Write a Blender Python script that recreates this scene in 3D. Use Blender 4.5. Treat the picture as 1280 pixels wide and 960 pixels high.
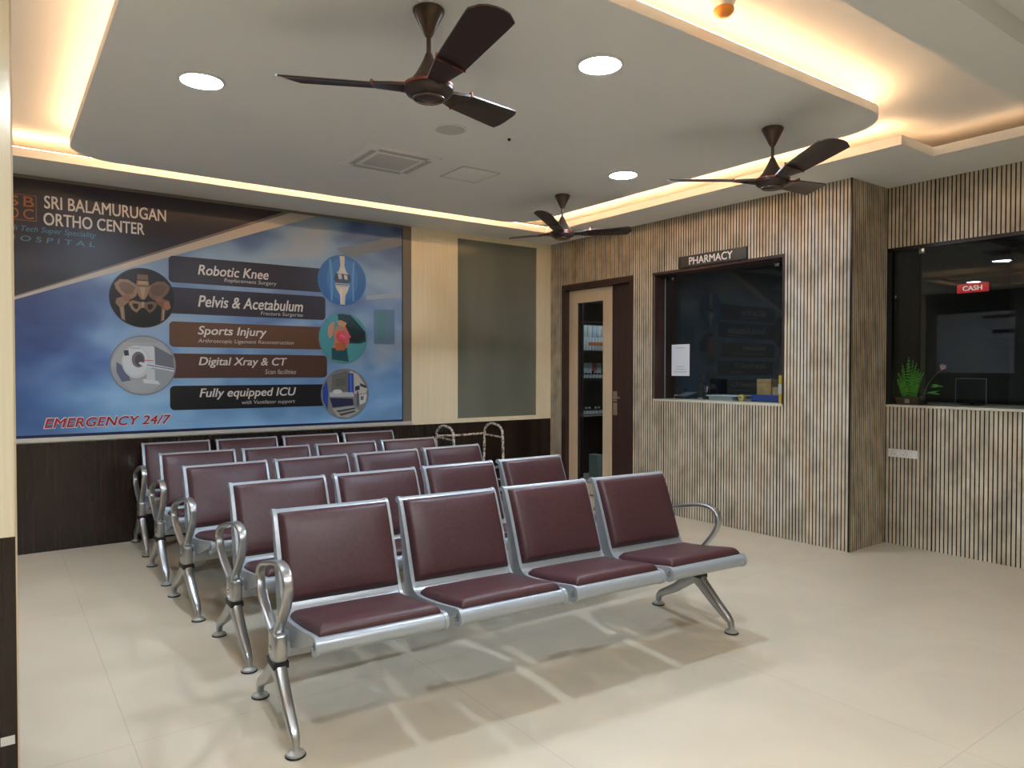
import bpy, bmesh, math, random
from mathutils import Vector, Matrix
random.seed(7)
PI = math.pi
for o in list(bpy.data.objects): bpy.data.objects.remove(o)
SC = bpy.context.scene
COL = SC.collection

# ------------------------------------------------------------------ camera, world, exposure
CAM_H = 1.36
yaw, pitch, roll = 0.628201619, -0.0182435537, 0.000716647733
fw = Vector((math.sin(yaw)*math.cos(pitch), math.cos(yaw)*math.cos(pitch), math.sin(pitch)))
rt = fw.cross(Vector((0, 0, 1))).normalized(); up = rt.cross(fw)
r2 = math.cos(roll)*rt + math.sin(roll)*up; u2 = -math.sin(roll)*rt + math.cos(roll)*up
cd = bpy.data.cameras.new('camera'); cam = bpy.data.objects.new('camera', cd); COL.objects.link(cam)
cd.sensor_fit = 'HORIZONTAL'; cd.sensor_width = 36.0; cd.lens = 893.565/1280*36.0; cd.clip_start = 0.02
M = Matrix((r2, u2, -fw)).transposed().to_4x4(); M.translation = Vector((0, 0, CAM_H)); cam.matrix_world = M
SC.camera = cam
W = bpy.data.worlds.new('world'); SC.world = W; W.use_nodes = True
W.node_tree.nodes['Background'].inputs[0].default_value = (0.8, 0.85, 1, 1)
W.node_tree.nodes['Background'].inputs[1].default_value = 0.02
SC.view_settings.view_transform = 'Standard'; SC.view_settings.look = 'None'
SC.view_settings.gamma = 1.0; SC.view_settings.use_curve_mapping = False
SC.view_settings.exposure = 2.0
COOL = (0.74, 0.91, 1.12); SOFTW = (0.90, 0.94, 0.98); WARM = (1.0, 0.58, 0.29)
DOWN_E = 66.0        # radiance of a ceiling downlight panel
LED_E = 13.5         # radiance of the warm cove strips
LED_WEAK = 2.5

# ------------------------------------------------------------------ materials
def lin(c):
    return tuple((x/12.92 if x <= .04045 else ((x+.055)/1.055)**2.4) for x in (v/255. for v in c))
MATS = {}
def mat(name, rgb, rough=.5, metal=0., spec=.5, coat=0.):
    if name in MATS: return MATS[name]
    m = bpy.data.materials.new(name); m.use_nodes = True
    b = m.node_tree.nodes['Principled BSDF']
    b.inputs['Base Color'].default_value = (*lin(rgb), 1); b.inputs['Roughness'].default_value = rough
    b.inputs['Metallic'].default_value = metal; b.inputs['Specular IOR Level'].default_value = spec
    b.inputs['Coat Weight'].default_value = coat
    MATS[name] = m; return m
def noisy(name, stops, scale=(1, 1, 1), nscale=5., detail=4., rough=.5, metal=0., spec=.5, dist=0., bump=0., coat=0.):
    """principled material whose colour runs through stops by a noise in object space"""
    m = mat(name, (128, 128, 128), rough, metal, spec, coat); nt = m.node_tree; N = nt.nodes; L = nt.links
    tc = N.new('ShaderNodeTexCoord'); mp = N.new('ShaderNodeMapping'); mp.inputs['Scale'].default_value = scale
    nz = N.new('ShaderNodeTexNoise'); nz.inputs['Scale'].default_value = nscale; nz.inputs['Detail'].default_value = detail
    nz.inputs['Distortion'].default_value = dist
    rp = N.new('ShaderNodeValToRGB'); cr = rp.color_ramp
    while len(cr.elements) < len(stops): cr.elements.new(.5)
    for e, (p, c) in zip(cr.elements, stops): e.position = p; e.color = (*lin(c), 1)
    L.new(tc.outputs['Object'], mp.inputs[0]); L.new(mp.outputs[0], nz.inputs[0]); L.new(nz.outputs[0], rp.inputs[0])
    L.new(rp.outputs[0], N['Principled BSDF'].inputs['Base Color'])
    if bump:
        bp = N.new('ShaderNodeBump'); bp.inputs['Strength'].default_value = bump; bp.inputs['Distance'].default_value = .002
        L.new(nz.outputs[0], bp.inputs['Height']); L.new(bp.outputs[0], N['Principled BSDF'].inputs['Normal'])
    return m
def emit(name, col, e):
    m = bpy.data.materials.new(name); m.use_nodes = True; nt = m.node_tree; nt.nodes.clear()
    em = nt.nodes.new('ShaderNodeEmission'); em.inputs[0].default_value = (*col, 1); em.inputs[1].default_value = e
    o = nt.nodes.new('ShaderNodeOutputMaterial'); nt.links.new(em.outputs[0], o.inputs[0]); MATS[name] = m; return m
def pane_mat(name, tint, ior):
    m = bpy.data.materials.new(name); m.use_nodes = True; nt = m.node_tree; nt.nodes.clear()
    t = nt.nodes.new('ShaderNodeBsdfTransparent'); t.inputs[0].default_value = (*tint, 1)
    g = nt.nodes.new('ShaderNodeBsdfGlossy'); g.inputs['Roughness'].default_value = 0.0
    lw = nt.nodes.new('ShaderNodeLayerWeight'); pw = nt.nodes.new('ShaderNodeMath'); pw.operation = 'POWER'; pw.inputs[1].default_value = 5.0
    f = nt.nodes.new('ShaderNodeMath'); f.operation = 'MULTIPLY_ADD'; f0 = ((ior-1)/(ior+1))**2     # Schlick reflectance, the same on both faces
    f.inputs[1].default_value = 1-f0; f.inputs[2].default_value = f0
    nt.links.new(lw.outputs['Facing'], pw.inputs[0]); nt.links.new(pw.outputs[0], f.inputs[0])
    x = nt.nodes.new('ShaderNodeMixShader'); o = nt.nodes.new('ShaderNodeOutputMaterial')
    nt.links.new(f.outputs[0], x.inputs[0]); nt.links.new(t.outputs[0], x.inputs[1]); nt.links.new(g.outputs[0], x.inputs[2])
    nt.links.new(x.outputs[0], o.inputs[0]); MATS[name] = m; return m

m_ceil = mat('ceiling_paint', (238, 238, 236), .75, spec=.2)
m_cream = noisy('cream_laminate', [(.3, (242, 228, 194)), (.7, (249, 238, 208))], (60, 60, 1.2), 1.5, 3, rough=.16, spec=.5)
m_beige = noisy('beige_door_laminate', [(.3, (208, 186, 154)), (.7, (220, 200, 170))], (70, 70, 1.5), 1.5, 3, rough=.45)
m_wains = noisy('dark_wainscot', [(.3, (32, 20, 16)), (.7, (46, 31, 25))], (30, 30, 1), 1.4, 3, rough=.22)
m_dark = noisy('dark_brown_wood', [(.3, (56, 38, 34)), (.7, (72, 50, 44))], (40, 40, 1.4), 1.4, 3, rough=.38)
m_groove = mat('groove_brown', (30, 21, 14), .7)
m_slat = noisy('grey_wood_slat', [(.3, (168, 154, 132)), (.5, (198, 184, 160)), (.7, (218, 206, 184))], (1.0, 1.0, .6), 9., 6, rough=.42)
m_frame = mat('grey_frame', (122, 114, 100), .5)
m_trim = mat('silver_trim', (208, 206, 198), .35, .2)
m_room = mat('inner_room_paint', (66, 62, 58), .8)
m_black = mat('black_frame', (24, 22, 21), .3)
m_screen = mat('screen_black', (16, 16, 17), .7, spec=.2)
m_stone = mat('white_counter_stone', (214, 206, 188), .3)
m_pane = pane_mat('clear_glass', (.92, .95, .94), 1.48)
m_alu = mat('cast_aluminium', (186, 186, 186), .33, .9)
m_steel = mat('silver_powder_coat', (172, 178, 184), .36, .35)
m_leather = noisy('maroon_leather', [(.3, (72, 42, 45)), (.7, (82, 48, 51))], (1, 1, 1), 60., 3, rough=.42, bump=.05)
m_blk = mat('black_plastic', (28, 27, 27), .5)
m_chrome = mat('chrome', (205, 205, 205), .15, 1.)
m_fan = mat('fan_brown', (62, 46, 42), .3, .25)
m_fanlt = mat('fan_bronze', (96, 78, 66), .32, .5)
m_copper = mat('copper_trim', (150, 88, 66), .3, .8)
m_white = mat('white_plastic', (228, 226, 220), .4)
m_down = emit('downlight_panel', COOL, DOWN_E)
m_downw = emit('soft_white_panel', SOFTW, 120.0)
m_downd = emit('dim_panel', COOL, 40.0)
m_led = emit('warm_led', WARM, LED_E)
m_ledw = emit('warm_led_dim', WARM, LED_WEAK)

# floor: large beige tiles with faint joints and faint dark smears
m_floor = mat('beige_floor_tile', (186, 172, 146), .34, spec=.4); nt = m_floor.node_tree; N = nt.nodes; L = nt.links
tc = N.new('ShaderNodeTexCoord'); mp = N.new('ShaderNodeMapping'); mp.inputs['Location'].default_value = (-0.40+6.0, 6.1, 0)
br = N.new('ShaderNodeTexBrick'); br.offset = 0.0; br.inputs['Scale'].default_value = 1.0
br.inputs['Brick Width'].default_value = 1.2; br.inputs['Row Height'].default_value = 1.8
br.inputs['Mortar Size'].default_value = .0022; br.inputs['Mortar Smooth'].default_value = .4
c = (*lin((212, 200, 177)), 1); br.inputs['Color1'].default_value = c; br.inputs['Color2'].default_value = c
br.inputs['Mortar'].default_value = (*lin((192, 181, 159)), 1)
nz = N.new('ShaderNodeTexNoise'); nz.inputs['Scale'].default_value = 1.6; nz.inputs['Detail'].default_value = 3; nz.inputs['Distortion'].default_value = 1.5
rp = N.new('ShaderNodeValToRGB'); rp.color_ramp.elements[0].position = .35; rp.color_ramp.elements[0].color = (.9, .9, .9, 1)
rp.color_ramp.elements[1].position = .6; rp.color_ramp.elements[1].color = (1, 1, 1, 1)
mx = N.new('ShaderNodeMix'); mx.data_type = 'RGBA'; mx.blend_type = 'MULTIPLY'; mx.inputs[0].default_value = .6
L.new(tc.outputs['Object'], mp.inputs[0]); L.new(mp.outputs[0], br.inputs[0]); L.new(tc.outputs['Object'], nz.inputs[0])
L.new(nz.outputs[0], rp.inputs[0]); L.new(br.outputs[0], mx.inputs[6]); L.new(rp.outputs[0], mx.inputs[7])
L.new(mx.outputs[2], N['Principled BSDF'].inputs['Base Color'])

# ------------------------------------------------------------------ mesh helpers
class MB:
    def __init__(s): s.v = []; s.f = []
    def add(s, vs, fs):
        n = len(s.v); s.v += [tuple(p) for p in vs]; s.f += [tuple(i+n for i in f) for f in fs]; return s
    def box(s, x0, x1, y0, y1, z0, z1):
        return s.add([(x0, y0, z0), (x1, y0, z0), (x1, y1, z0), (x0, y1, z0), (x0, y0, z1), (x1, y0, z1), (x1, y1, z1), (x0, y1, z1)],
                     [(0, 3, 2, 1), (4, 5, 6, 7), (0, 1, 5, 4), (1, 2, 6, 5), (2, 3, 7, 6), (3, 0, 4, 7)])
    def bev(s, x0, x1, y0, y1, z0, z1, b=.004, seg=2):
        bm = bmesh.new(); bmesh.ops.create_cube(bm, size=1)
        for v in bm.verts: v.co = Vector((x0+(v.co.x+.5)*(x1-x0), y0+(v.co.y+.5)*(y1-y0), z0+(v.co.z+.5)*(z1-z0)))
        bmesh.ops.bevel(bm, geom=list(bm.edges), offset=b, segments=seg, affect='EDGES', profile=.5)
        bm.verts.index_update(); s.add([v.co[:] for v in bm.verts], [[v.index for v in f.verts] for f in bm.faces]); bm.free(); return s
    def prism(s, pts, axis, a, b):
        """closed outline extruded along axis (0,1,2) from a to b"""
        n = len(pts)
        def P(p, h):
            q = [p[0], p[1]]; q.insert(axis, h); return q
        vs = [P(p, a) for p in pts]+[P(p, b) for p in pts]
        fs = [tuple(range(n))[::-1], tuple(range(n, 2*n))]+[(i, (i+1) % n, n+(i+1) % n, n+i) for i in range(n)]
        return s.add(vs, fs)
    def lathe(s, prof, c=(0, 0, 0), n=32, sx=1, sy=1, ring=False):
        vs = []; fs = []; m = len(prof)
        for k in range(n):
            a = 2*PI*k/n
            for r, z in prof: vs.append((c[0]+sx*r*math.cos(a), c[1]+sy*r*math.sin(a), c[2]+z))
        for k in range(n):
            for i in range(m if ring else m-1): j = (i+1) % m; fs.append((k*m+i, ((k+1) % n)*m+i, ((k+1) % n)*m+j, k*m+j))
        if ring: return s.add(vs, fs)
        fs.append(tuple(k*m for k in range(n))[::-1]); fs.append(tuple(k*m+m-1 for k in range(n)))
        return s.add(vs, fs)
    def tube(s, pts, r, n=10, closed=False):
        pts = [Vector(p) for p in pts]; m = len(pts); R = r if isinstance(r, (list, tuple)) else [r]*m
        vs = []; fs = []; prev = None
        for i, p in enumerate(pts):
            a = pts[(i-1) % m] if (closed or i) else p; b = pts[(i+1) % m] if (closed or i < m-1) else p
            t = (b-a).normalized()
            if prev is None: nn = t.orthogonal().normalized()
            else: nn = (prev-t*prev.dot(t)).normalized()
            prev = nn; bb = t.cross(nn)
            for k in range(n):
                a_ = 2*PI*k/n; vs.append(p+R[i]*(math.cos(a_)*nn+math.sin(a_)*bb))
        for i in range(m if closed else m-1):
            j = (i+1) % m
            for k in range(n): fs.append((i*n+k, i*n+(k+1) % n, j*n+(k+1) % n, j*n+k))
        if not closed: fs += [tuple(range(n))[::-1], tuple((m-1)*n+k for k in range(n))]
        return s.add(vs, fs)
    def band(s, path, u, hu, ht, closed=False):
        """rounded-rectangle section swept along a path in the (v,z) plane; u is the band's centre across"""
        m = len(path); vs = []; fs = []
        HU = hu if isinstance(hu, (list, tuple)) else [hu]*m; HT = ht if isinstance(ht, (list, tuple)) else [ht]*m
        for i, (v, z) in enumerate(path):
            a = path[(i-1) % m] if (closed or i) else path[i]; b = path[(i+1) % m] if (closed or i < m-1) else path[i]
            tv, tz = b[0]-a[0], b[1]-a[1]; l = math.hypot(tv, tz); nv, nz_ = -tz/l, tv/l
            for k in range(12):
                an = 2*PI*k/12+PI/12; ca, sa = math.cos(an), math.sin(an)
                cu = math.copysign(abs(ca)**.45, ca)*HU[i]; ct = math.copysign(abs(sa)**.45, sa)*HT[i]
                vs.append((u+cu, v+nv*ct, z+nz_*ct))
        for i in range(m if closed else m-1):
            j = (i+1) % m
            for k in range(12): fs.append((i*12+k, i*12+(k+1) % 12, j*12+(k+1) % 12, j*12+k))
        if not closed: fs += [tuple(range(12))[::-1], tuple((m-1)*12+k for k in range(12))]
        return s.add(vs, fs)
    def build(s, name, m, parent=None, smooth=True, ang=35, loc=None):
        me = bpy.data.meshes.new(name); me.from_pydata(s.v, [], s.f); me.update()
        bm = bmesh.new(); bm.from_mesh(me); bmesh.ops.recalc_face_normals(bm, faces=bm.faces); bm.to_mesh(me); bm.free()
        if smooth: me.shade_smooth(); me.set_sharp_from_angle(angle=math.radians(ang))
        me.materials.append(m); o = bpy.data.objects.new(name, me); COL.objects.link(o)
        if parent: o.parent = parent
        if loc: o.location = loc
        return o
def tag(o, label=None, cat=None, group=None, kind=None):
    if label: o['label'] = label
    if cat: o['category'] = cat
    if group: o['group'] = group
    if kind: o['kind'] = kind
    return o
def empty(name, loc, label, cat, group=None, rz=0):
    o = bpy.data.objects.new(name, None); COL.objects.link(o); o.empty_display_size = .1
    o.location = loc; o.rotation_euler.z = rz; return tag(o, label, cat, group)
def struct(o): o['kind'] = 'structure'; return o
KIDS = {}
def copy_tree(o, parent=None):
    c = o.copy(); COL.objects.link(c)
    if parent: c.parent = parent
    for ch in list(o.children): copy_tree(ch, c)
    return c
def smoothpath(pts, closed=False, n=6):
    """Catmull-Rom through 2-D or 3-D points"""
    P = [Vector(p) for p in pts]; m = len(P); out = []
    for i in range(m if closed else m-1):
        p0 = P[(i-1) % m] if (closed or i) else P[0]; p1 = P[i]; p2 = P[(i+1) % m]; p3 = P[(i+2) % m] if (closed or i+2 < m) else P[-1]
        for k in range(n):
            t = k/n
            out.append(.5*((2*p1)+(p2-p0)*t+(2*p0-5*p1+4*p2-p3)*t*t+(3*p1-p0-3*p2+p3)*t**3))
    if not closed: out.append(P[-1])
    return [tuple(p) for p in out]
def text_mesh(s, bold=0., shear=0., space=1.):
    cu = bpy.data.curves.new('t', 'FONT'); cu.body = s; cu.size = 1; cu.offset = bold; cu.shear = shear; cu.space_character = space
    cu.resolution_u = 4
    o = bpy.data.objects.new('t', cu); COL.objects.link(o); dg = bpy.context.evaluated_depsgraph_get()
    me = bpy.data.meshes.new_from_object(o.evaluated_get(dg)); bpy.data.objects.remove(o); bpy.data.curves.remove(cu); return me
def text_part(name, s, m, parent, fn, w, h, bold=.02, shear=0., space=1.):
    """text fitted to a w x h box; fn maps (a, b) in the box to a point"""
    me = text_mesh(s, 0, shear, space)
    if bold:                                       # embolden: the outline repeated at small shifts
        vs = [v.co.copy() for v in me.vertices]; fs = [tuple(p.vertices) for p in me.polygons]; n = len(vs); V = []; F = []
        for i, (dx, dy) in enumerate(((-1, -.6), (1, -.6), (1, .6), (-1, .6), (0, 0))):
            V += [(v.x+dx*bold, v.y+dy*bold, i) for v in vs]; F += [tuple(k+i*n for k in f) for f in fs]
        me = bpy.data.meshes.new('t'); me.from_pydata(V, [], F)
    xs = [v.co.x for v in me.vertices]; ys = [v.co.y for v in me.vertices]
    x0, x1, y0, y1 = min(xs), max(xs), min(ys), max(ys)
    out = (Vector(fn(0, 1))-Vector(fn(0, 0))).cross(Vector(fn(1, 0))-Vector(fn(0, 0)))*-.00012      # towards the reader
    for v in me.vertices: v.co = Vector(fn((v.co.x-x0)/(x1-x0)*w, (v.co.y-y0)/(y1-y0)*h))+out*v.co.z
    me.name = name; me.materials.clear(); me.materials.append(m); me.update()
    o = bpy.data.objects.new(name, me); COL.objects.link(o); o.parent = parent; return o

# ------------------------------------------------------------------ room shell
XR, YB, XC, YC = 5.181, 6.385, 5.722, 2.838      # pharmacy wall, back wall, cash wall, corner between them
ZS, ZU, ZN = 2.80, 2.96, 2.90                     # soffit, recess ceiling, ceiling over the camera
struct(MB().box(-3.2, 9.0, -3.3, 8.0, -.1, 0).build('floor', m_floor, smooth=False))
c = MB()
T = ZS+.06
for b in ((-.2, 5.95, 5.85, 6.6), (4.68, 5.95, 2.24, 5.85), (5.11, 5.95, 1.52, 2.24)): c.box(b[0], b[1], b[2], b[3], ZS, T)
c.box(-.2, 5.95, 1.25, 1.52, ZS, 3.05)            # beam on the near side of the recess
c.box(-.6, -.2, -3.0, 6.6, ZS, 3.05)              # beam over the pillar
for b in ((-3.0, -.6, 5.4, 6.6), (-3.0, -2.25, 2.6, 5.4), (-3.0, -.6, -3.0, 2.6)): c.box(b[0], b[1], b[2], b[3], ZS, T)
struct(c.build('ceiling', m_ceil, smooth=False))
struct(MB().box(-.2, 5.95, 1.52, 6.6, ZU, 3.05).box(-3.0, -.6, 2.6, 6.6, ZU, 3.05).build('ceiling.001', m_ceil, smooth=False))
struct(MB().box(-.2, 9.0, -3.3, 1.25, ZN, 3.05).build('ceiling.002', m_ceil, smooth=False))
def rrect(x0, x1, y0, y1, r, n=12):
    out = []
    for cx, cy, a0 in ((x1-r, y1-r, 0), (x0+r, y1-r, 90), (x0+r, y0+r, 180), (x1-r, y0+r, 270)):
        for k in range(n+1): a = math.radians(a0+90*k/n); out.append((cx+r*math.cos(a), cy+r*math.sin(a)))
    return out
IS = (.412, 4.246, 2.05, 5.655)
struct(MB().prism(rrect(*IS, .30), 2, ZS, ZS+.05).box(IS[0]+.35, IS[1]-.35, IS[2]+.35, IS[3]-.35, ZS+.05, ZU).build('ceiling.003', m_ceil, ang=25))
struct(MB().prism(rrect(-1.95, -.85, 2.9, 5.2, .2), 2, ZS, ZS+.05).box(-1.75, -1.05, 3.1, 5.0, ZS+.05, ZU).build('ceiling.004', m_ceil, ang=25))
# back wall: dark wainscot, cream panels
struct(MB().box(-3.0, 3.35, YB, YB+.12, 0, 3.0).box(3.35, 3.937, YB, YB+.12, .817, 3.0).box(5.02, XR+.012, YB, YB+.12, .817, 3.0)
       .box(3.937, 5.02, YB, YB+.12, 2.765, 3.0).box(3.937, 5.02, YB+.03, YB+.12, .817, 2.765).box(3.35, XR+.012, YB, YB+.12, 0, .817).build('wall_back', m_cream, smooth=False))
struct(MB().box(-3.0, XR, YB-.008, YB+.01, 0, .817).build('trim_1', m_wains, smooth=False))
# left wall, front wall, right end
struct(MB().box(-3.0, -2.9, -3.0, 6.5, .85, 3.0).build('wall_left', mat('grey_laminate', (110, 114, 108), .4), smooth=False))
struct(MB().box(-3.0, -2.895, -3.0, 6.5, 0, .85).build('trim_2', m_wains, smooth=False))
struct(MB().box(-3.0, 9.0, -3.1, -3.0, .0, 3.05).build('wall_front', m_cream, smooth=False))
# pillar at the left edge
struct(MB().box(-.36, .053, 2.768, 3.15, .831, ZS).build('wall_pillar', m_cream, smooth=False))
struct(MB().box(-.36, .053, 2.766, 3.15, 0, .831).build('trim_3', m_wains, smooth=False))
struct(MB().box(.053, .058, 2.765, 2.785, 0, ZS).build('trim_4', mat('pale_corner_bead', (214, 190, 156), .4), smooth=False))

# slatted walls ------------------------------------------------------
PITCH, GAP, DEP = .029, .0080, .010
def slats(mb, plane, a0, a1, cuts, normal):
    """vertical slats from a0 to a1; cuts = (lo, hi, [(z0, z1) kept])"""
    n = int(round((a1-a0)/PITCH)); p = (a1-a0)/n
    for i in range(n):
        s0 = a0+i*p+GAP/2; s1 = a0+(i+1)*p-GAP/2; mid = (s0+s1)/2
        if i % 21 == 20: s1 -= .003
        zs = [(0.0, ZS)]
        for lo, hi, kept in cuts:
            if lo < mid < hi: zs = kept
        for z0, z1 in zs:
            if normal == 'x': mb.box(plane, plane+DEP, s0, s1, z0, z1)
            else: mb.box(s0, s1, plane, plane+DEP, z0, z1)
    return mb
def dark_sides(o, axis):
    o.data.materials.append(m_groove)
    for p in o.data.polygons:
        if abs(p.normal[axis]) < .5 and abs(p.normal.z) < .5: p.material_index = 1
    return o
PW = (3.403, 4.797, 1.094, 2.288)                 # pharmacy window y0 y1 z0 z1
CW = (.75, 2.834, 1.10, 2.318)                    # cash window
DR = (5.076, 6.179, 0, 2.316)                     # door opening
struct(dark_sides(slats(MB(), XR, YC, YB-.002, [(DR[0], DR[1], [(DR[3], ZS)]), (PW[0], PW[1], [(0, PW[2]-.02), (PW[3], ZS)])], 'x').build('wall_right', m_slat, smooth=False), 0))
struct(dark_sides(slats(MB(), YC, XR+.004, XC, [], 'y').build('wall_right.001', m_slat, smooth=False), 1))
struct(dark_sides(slats(MB(), XC, -2.99, YC-.002, [(CW[0], CW[1], [(0, CW[2]-.02), (CW[3], ZS)])], 'x').build('wall_right.002', m_slat, smooth=False), 0))
k = MB(); x0, x1 = XR+DEP, XR+.15
k.box(x0, x1, DR[1], YB+.1, 0, 3.0).box(x0, x1, DR[0], DR[1], DR[3], 3.0).box(x0, x1, PW[1], DR[0], 0, 3.0)
k.box(x0, x1, PW[0], PW[1], 0, PW[2]-.02).box(x0, x1, PW[0], PW[1], PW[3], 3.0).box(x0, x1, YC+DEP, PW[0], 0, 3.0)
k.box(x1, XC+.1, YC+DEP, YC+.14, 0, 3.0)
x0, x1 = XC+DEP, XC+.12
k.box(x0, x1, CW[1], YC+DEP, 0, 3.0).box(x0, x1, CW[0], CW[1], 0, CW[2]-.02).box(x0, x1, CW[0], CW[1], CW[3], 3.0).box(x0, x1, -3.0, CW[0], 0, 3.0)
struct(k.build('wall_right.003', m_groove, smooth=False))
struct(MB().box(XR-.003, XR+.012, YC-.004, YC+.006, 0, ZS).build('trim_5', m_black, smooth=False))
# rooms behind the windows
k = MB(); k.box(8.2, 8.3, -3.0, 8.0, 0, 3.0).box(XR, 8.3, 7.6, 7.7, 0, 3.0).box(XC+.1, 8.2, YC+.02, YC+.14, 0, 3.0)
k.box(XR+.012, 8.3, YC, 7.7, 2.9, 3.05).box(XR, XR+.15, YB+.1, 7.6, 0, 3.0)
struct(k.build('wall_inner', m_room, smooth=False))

# windows ------------------------------------------------------------
def win_root(name): o = bpy.data.objects.new(name, None); COL.objects.link(o); return struct(o)
w = win_root('window_1')                          # pharmacy hatch
f = MB(); y0, y1, z0, z1 = PW
f.box(XR-.002, XR+.30, y1-.005, y1+.02, z0, z1).box(XR-.002, XR+.30, y0-.012, y0+.004, z0, z1).box(XR-.004, XR+.30, y0-.012, y1+.02, z1-.005, z1+.02)
f.build('window_frame', m_dark, w, smooth=False)
MB().box(XR+.148, XR+.156, y0+.005, y1-.011, z0, z1-.012).build('pane', m_pane, w, smooth=False)
MB().box(XR+.147, XR+.157, y1-.0105, y1-.0055, z0, z1-.012).build('glass_edge', mat('bright_glass_edge', (150, 165, 165), .2), w, smooth=False)
for yy in (4.693, 3.553): MB().bev(XR+.138, XR+.166, yy-.02, yy+.02, z1-.05, z1-.005, .003).build('glass_clamp', m_chrome, w)
w = win_root('window_2')                          # cash counter
f = MB(); y0, y1, z0, z1 = CW
f.box(XC-.003, XC+.13, y1-.035, y1+.003, z0, z1).box(XC-.003, XC+.13, y0, y0+.035, z0, z1).box(XC-.003, XC+.13, y0, y1, z1-.022, z1+.006)
f.build('window_frame', m_black, w, smooth=False)
MB().box(XC+.004, XC+.012, y0+.035, y1-.05, z0, z1-.026).build('pane', m_pane, w, smooth=False)
for yy in (2.58, 1.0): MB().bev(XC-.002, XC+.02, yy-.02, yy+.02, z1-.065, z1-.024, .003).build('glass_clamp', m_chrome, w)
MB().bev(XC-.004, XC+.02, 2.765, 2.778, 1.93, 1.95, .003).build('glass_screw', m_chrome, w)
w = win_root('window_3')                          # dull green glass beside the banner
f = MB(); f.box(4.982, 5.022, YB-.004, YB+.03, .817, 2.765).box(3.937, 5.022, YB-.006, YB+.03, .817, .863).box(3.937, 5.022, YB-.003, YB+.03, 2.745, 2.768)
f.build('window_frame', m_cream, w, smooth=False)
m_gg = noisy('dull_green_glass', [(.3, (112, 117, 106)), (.7, (126, 129, 116))], (2.2, 1, .25), 1.2, 2, rough=.14, spec=.7)
MB().box(3.94, 4.982, YB+.012, YB+.02, .863, 2.745).build('pane', m_gg, w, smooth=False)

# door ---------------------------------------------------------------
d = win_root('door_1'); y0, y1, _, z1 = DR
MB().box(XR-.006, XR+.15, y1-.062, y1, 0, z1).box(XR-.006, XR+.15, y0, y0+.045, 0, z1).box(XR-.006, XR+.15, y0+.045, y1-.062, z1-.062, z1).build('door_frame', m_dark, d, smooth=False)
lf = MB(); xa, xb = XR+.058, XR+.098; ya, yb = y0+.045, y1-.062; za = z1-.064
GL = (5.566, 5.972, .14, 2.108)
lf.box(xa, xb, ya, GL[0], .01, za).box(xa, xb, GL[1], yb, .01, za).box(xa, xb, GL[0], GL[1], .01, GL[2]).box(xa, xb, GL[0], GL[1], GL[3], za)
leaf = lf.build('door_leaf', m_dark, d, smooth=False)
fx = MB(); xa2 = xa-.006
fx.box(xa2, xa, GL[1], yb-.004, .02, za-.004).box(xa2, xa, 5.43, GL[0], .02, za-.004).box(xa2, xa, GL[0], GL[1], GL[3], za-.004).box(xa2, xa, GL[0], GL[1], .02, GL[2])
fx.build('beige_surround', m_beige, leaf, smooth=False)
MB().box(xa+.01, xa+.016, GL[0], GL[1], GL[2], GL[3]).build('glass_pane', m_pane, leaf, smooth=False)
h = MB(); h.bev(xa-.006, xa, 5.355, 5.415, 1.04, 1.15, .002).bev(xa-.006, xa, 5.355, 5.415, .90, 1.03, .002)
h.tube([(xa, 5.385, 1.09), (xa-.045, 5.385, 1.09), (xa-.05, 5.37, 1.09), (xa-.05, 5.27, 1.085)], .009)
h.build('door_handle', mat('dull_bronze', (168, 152, 132), .4, .5), leaf)

# ------------------------------------------------------------------ ceiling lights
def strip(name, pts, m, label, closed=False):
    mb = MB(); n = len(pts)
    for i in range(n if closed else n-1):
        a = Vector(pts[i]); b = Vector(pts[(i+1) % n]); t = (b-a); l = t.length
        if l < 1e-5: continue
        t /= l; s_ = Vector((-t.y, t.x))*.0012
        a3 = (a-t*.0005); b3 = (b+t*.0005)
        vs = [(*(a3+s_), 0), (*(b3+s_), 0), (*(b3-s_), 0), (*(a3-s_), 0)]
        mb.add([(x, y, 0) for x, y, _ in vs]+[(x, y, .010) for x, y, _ in vs], [(0, 3, 2, 1), (4, 5, 6, 7), (0, 1, 5, 4), (1, 2, 6, 5), (2, 3, 7, 6), (3, 0, 4, 7)])
    o = mb.build(name, m, smooth=False); return tag(o, label, 'led strip')
o = strip('led_strip', rrect(IS[0]+.011, IS[1]-.011, IS[2]+.011, IS[3]-.011, .289), m_led, 'warm light strip glowing all round the top of the floating ceiling panel', True); o.location.z = ZS+.05
o = strip('led_strip', [(-.15, 5.885), (4.715, 5.885), (4.715, 2.30)], m_led, 'warm light strip along the cove above banner wall and pharmacy wall'); o.location.z = T
o = strip('led_strip', [(4.80, 2.275), (5.145, 2.275), (5.145, 1.56)], m_ledw, 'dim orange light strip along the stepped cove corner at right'); o.location.z = T
o = strip('led_strip', rrect(-1.939, -.861, 2.911, 5.189, .189), m_led, 'warm light strip around the ceiling panel of the left bay', True); o.location.z = ZS+.05
def downlight(x, y, z, label, m=None):
    r = empty('downlight', (x, y, z), label, 'ceiling light', 'round white downlights')
    MB().lathe([(.085, .004), (.098, .004), (.110, 0.0), (.112, -.004), (.108, -.008), (.098, -.010)], n=40, ring=True).build('rim', m_white, r)
    MB().lathe([(.001, -.009), (.097, -.009), (.097, -.004), (.001, -.004)], n=40).build('light_panel', m or m_down, r)
    return r
downlight(.852, 3.791, ZS, 'round cool white downlight at upper left, left of the largest fan')
downlight(2.32, 2.493, ZS, 'round cool white downlight right of the largest fan')
downlight(3.751, 3.78, ZS, 'round cool white downlight above the pharmacy wall fans')
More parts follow.
